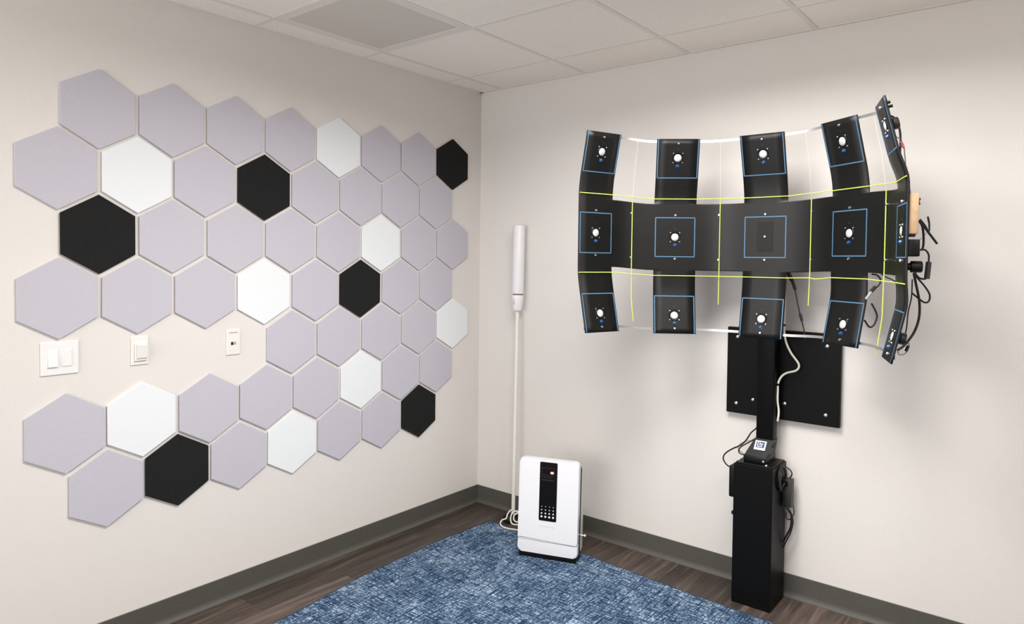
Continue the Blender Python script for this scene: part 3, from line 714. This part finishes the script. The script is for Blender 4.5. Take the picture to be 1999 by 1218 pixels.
# support strips bent round the back of the tabs
def arc_path(w, off, i_key):
    pts = []
    for ci, d in enumerate(COLS):
        wi = inward(d, w)
        pts.append((d['c']+d['r']*(-TW)+Vector((0, 0, w))-d['n']*(wi+off), d['n'])); pts.append((d['c']+d['r']*TW+Vector((0, 0, w))-d['n']*(wi+off), d['n']))
        if ci < 4:
            e = COLS[ci+1]; wj = inward(e, w)
            for k in range(1, NG):
                q = k/NG; pts.append((between(d, e, q, w, off, wi*(1-q)+wj*q), (d['n']*(1-q)+e['n']*q).normalized()))
    return pts
for w, hh in ((DZ1+0.072, 0.0052), (DZ3-0.062, 0.0052)):
    bm = NB(); P = arc_path(w, -0.0085, None); rows_ = []
    for p, n in P:
        rows_.append([bm.verts.new(p+Vector((0, 0, s*hh))+n*k) for s, k in ((-1, 0), (1, 0), (1, 0.0025), (-1, 0.0025))])
    for R1, R2 in zip(rows_, rows_[1:]):
        for k in range(4): bm.faces.new((R1[k], R1[(k+1) % 4], R2[(k+1) % 4], R2[k]))
    bm.faces.new(rows_[0]); bm.faces.new(list(reversed(rows_[-1])))
    A('support_strip', bm, M_alu, smooth=True)

# strings
def string(pts, rad=0.0021, m=M_string, name='string'):
    bm = NB(); tube(bm, pts, rad, 6, smooth=False); A(name, bm, m, smooth=True)
for w in (0.172, -0.174):
    pts = []
    for d in COLS: pts += [surf(d, -TW-0.001, w, 0.003), surf(d, TW+0.001, w, 0.003)]
    if w < 0:
        a_, b_ = pts[5], pts[6]; pts[6:6] = [a_.lerp(b_, 0.55), a_.lerp(b_, 0.64)+Vector((0, 0, -0.005)), a_.lerp(b_, 0.8)+Vector((0, 0, -0.004))]
    string(pts)
for ci, (q, lowz) in enumerate(((0.5, -0.39), (0.5, -0.30), (0.5, -0.29), (0.5, -0.44))):
    d, e = COLS[ci], COLS[ci+1]
    upk = surf(d, TW, 0.172, 0.003).lerp(surf(e, -TW, 0.172, 0.003), 0.5); lok = surf(d, TW, -0.174, 0.003).lerp(surf(e, -TW, -0.174, 0.003), 0.5)
    pts = [between(d, e, q, BH+0.004 if ci != 1 else BH+0.02, 0.003)]
    for w in (0.10, 0.0, -0.10, -BH): pts.append(between(d, e, q, w, 0.003))
    pts.append(between(d, e, q, -0.172, 0.004))
    m_ = (d['n']+e['n']).normalized()
    pts.append(between(d, e, q, (lowz-0.172)/2, 0.006)); pts.append(between(d, e, q, lowz, 0.010)-(d['r']*0.018 if ci == 3 else Vector())+(d['r']*0.012 if ci == 0 else Vector()))
    string(pts)
    string([between(d, e, q, BH, 0.003), between(d, e, q, 0.28, 0.022), between(d, e, q, DZ1+0.07, 0.055)], 0.0005, M_thread, 'thread')
    for w in (0.1, -0.1):
        tt = (d['c']+e['c'])/2; n = m_; r = (d['r']+e['r']).normalized(); c = between(d, e, q, w)-Vector(AO)
        m = Matrix.Identity(4)
        for i in range(3): m[i][0], m[i][1], m[i][2], m[i][3] = r[i], (0, 0, 1)[i], -n[i], c[i]
        place('bolt', m @ Matrix.Translation((-0.004 if ci < 2 else 0, 0, 0)))

# bracket that holds the rig on the post
bm = NB(); box(bm, (1.805, -0.238, 1.56), (1.915, -0.226, 1.74), 0.002, 1); box(bm, (1.808, -0.228, 1.60), (1.869, -0.1155, 1.70), 0.002, 1); A('bracket', bm, M_blk)

# electronics and wires behind the right-hand column
d5 = COLS[4]
def behind(name, u0, u1, w0, w1, t0, t1, m, bev=0.002):
    fr = frame(d5, 2); bm = NB(); box(bm, (u0, w0, -t1), (u1, w1, -t0), bev, 2, fr); return obj(name, bm, m, array, True)
behind('wood_block', 0.034, 0.088, -0.012, 0.118, 0.006, 0.034, M_wood)
behind('amplifier_box', 0.030, 0.090, -0.085, -0.030, 0.006, 0.040, M_blkp, 0.004)
bm = NB(); lathe(bm, [(0.0, -0.052), (0.017, -0.052), (0.019, -0.049), (0.019, -0.02), (0.012, -0.018), (0.012, -0.006)], 24, frame(d5, 2, 0.06, -0.118), cap=False); obj('round_transducer', bm, M_blkp, array, True)
for v, hgt in ((0.066, 0.022), (0.052, 0.026)):
    bm = NB(); lathe(bm, [(0.005, -hgt), (0.005, -0.005)], 12, frame(d5, 1, 0.05, v)); obj('rear_stud', bm, M_blkp, array, True)
FWD = Vector((fwd.x, fwd.y, 0)).normalized()
WIRES = [('wire', 0.0036, M_cable, [(2.396,-0.579,2.047),(2.409,-0.569,2.043),(2.421,-0.559,2.026),(2.429,-0.553,1.991),(2.431,-0.551,1.952),(2.431,-0.552,1.917),(2.434,-0.549,1.882),(2.443,-0.542,1.838),(2.454,-0.533,1.803),(2.464,-0.525,1.755)]),
 ('wire', 0.0022, M_gcable, [(2.399,-0.577,1.973),(2.417,-0.563,1.975),(2.43,-0.553,1.966),(2.44,-0.544,1.944),(2.443,-0.542,1.917),(2.446,-0.539,1.882),(2.441,-0.543,1.868),(2.453,-0.534,1.847),(2.456,-0.531,1.82),(2.461,-0.527,1.785)]),
 ('red_wire', 0.0030, M_red, [(2.428,-0.556,1.960),(2.436,-0.549,1.948),(2.441,-0.545,1.936),(2.436,-0.549,1.944),(2.430,-0.553,1.946)]),
 ('wire', 0.0038, M_cable, [(2.467,-0.522,1.755),(2.465,-0.524,1.715),(2.463,-0.526,1.684),(2.482,-0.51,1.687),(2.495,-0.5,1.671),(2.5,-0.496,1.635),(2.5,-0.496,1.6),(2.496,-0.499,1.586)]),
 ('wire', 0.0040, M_cable, [(2.488,-0.506,1.688),(2.505,-0.492,1.66),(2.521,-0.479,1.634),(2.537,-0.466,1.608)]),
 ('wire', 0.0030, M_cable, [(2.489,-0.505,1.692),(2.503,-0.493,1.671),(2.514,-0.485,1.65),(2.514,-0.484,1.68),(2.51,-0.488,1.701),(2.513,-0.485,1.683)]),
 ('wire', 0.0015, M_gcable, [(2.473,-0.518,1.614),(2.491,-0.503,1.623),(2.504,-0.492,1.639),(2.516,-0.483,1.671),(2.511,-0.487,1.699)]),
 ('wire', 0.0032, M_cable, [(2.492,-0.503,1.586),(2.505,-0.492,1.586),(2.515,-0.483,1.57),(2.516,-0.483,1.543)]),
 ('wire', 0.0034, M_cable, [(2.477,-0.515,1.511),(2.489,-0.504,1.491),(2.503,-0.493,1.485),(2.513,-0.485,1.490)]),
 ('wire', 0.0032, M_cable, [(2.475,-0.516,1.505),(2.49,-0.504,1.484),(2.508,-0.489,1.458),(2.521,-0.479,1.431),(2.519,-0.481,1.408),(2.507,-0.491,1.404),(2.491,-0.503,1.418),(2.473,-0.518,1.436)]),
 ('wire', 0.0042, M_cable, [(2.477,-0.515,1.502),(2.485,-0.508,1.458),(2.494,-0.501,1.404),(2.494,-0.501,1.351),(2.484,-0.509,1.306),(2.469,-0.521,1.274),(2.453,-0.534,1.25),(2.438,-0.546,1.236)]),
 ('wire', 0.0022, M_cable, [(2.473,-0.518,1.484),(2.472,-0.519,1.422),(2.464,-0.525,1.368),(2.461,-0.527,1.315),(2.454,-0.533,1.27)]),
 ('wire', 0.0020, M_gcable, [(2.438,-0.546,1.236),(2.454,-0.533,1.254),(2.468,-0.522,1.261),(2.467,-0.522,1.243),(2.459,-0.529,1.225),(2.443,-0.542,1.221),(2.438,-0.546,1.236)]),
 ('plug', 0.0052, M_cable, [(2.467,-0.522,1.252),(2.461,-0.527,1.233)]),
 ('inline_box', 0.0092, mat('dark_grey_plastic', lin(52, 50, 50), 0.5), [(2.516,-0.483,1.545),(2.512,-0.486,1.486)]),
 ('wire', 0.0030, M_cable, [(1.954,-0.215,1.52),(1.954,-0.19,1.483),(1.968,-0.17,1.443),(1.977,-0.17,1.41),(1.985,-0.17,1.371),(1.996,-0.17,1.323),(2.003,-0.17,1.297),(2.017,-0.17,1.245),(2.02,-0.17,1.21)]),
 ('plug', 0.009, M_cable, [(1.952,-0.195,1.495),(1.962,-0.178,1.462)]), ('plug', 0.007, M_cable, [(1.962,-0.178,1.466),(1.976,-0.17,1.42)]),
 ('plug', 0.006, M_cable, [(1.9975,-0.17,1.318),(2.007,-0.17,1.287)]),
 ('wire', 0.0034, M_cable, [(2.33,-0.444,1.498),(2.345,-0.432,1.494),(2.355,-0.424,1.479),(2.352,-0.427,1.459),(2.337,-0.438,1.443)]),
 ('plug', 0.0075, M_cable, [(2.341,-0.435,1.452),(2.329,-0.445,1.434)]), ('plug', 0.005, M_gcable, [(2.331,-0.443,1.434),(2.315,-0.457,1.405)]),
 ('wire', 0.0036, M_cable, [(2.331,-0.443,1.39),(2.342,-0.435,1.366),(2.348,-0.43,1.341),(2.34,-0.436,1.311),(2.327,-0.447,1.303),(2.312,-0.459,1.328)]),
 ('wire', 0.0022, M_cable, [(2.352,-0.43,1.505),(2.369,-0.413,1.489),(2.386,-0.399,1.48),(2.404,-0.384,1.467)])]
for nm, rad, m, pts in WIRES:
    bm = NB(); tube(bm, pts, rad, 8); A(nm, bm, m, smooth=True)
bm = NB(); kp = Vector((2.468, -0.521, 1.754)); pts = []
for k in range(26):
    pts.append(kp+Vector((0.77, 0.63, 0))*(0.012+0.012*math.sin(k*2.1))+Vector((0, 0, 0.011*math.cos(k*1.7)))+FWD*0.008*math.sin(k*0.9))
tube(bm, pts, 0.0026, 6, 3); A('cable_knot', bm, M_cable, smooth=True)
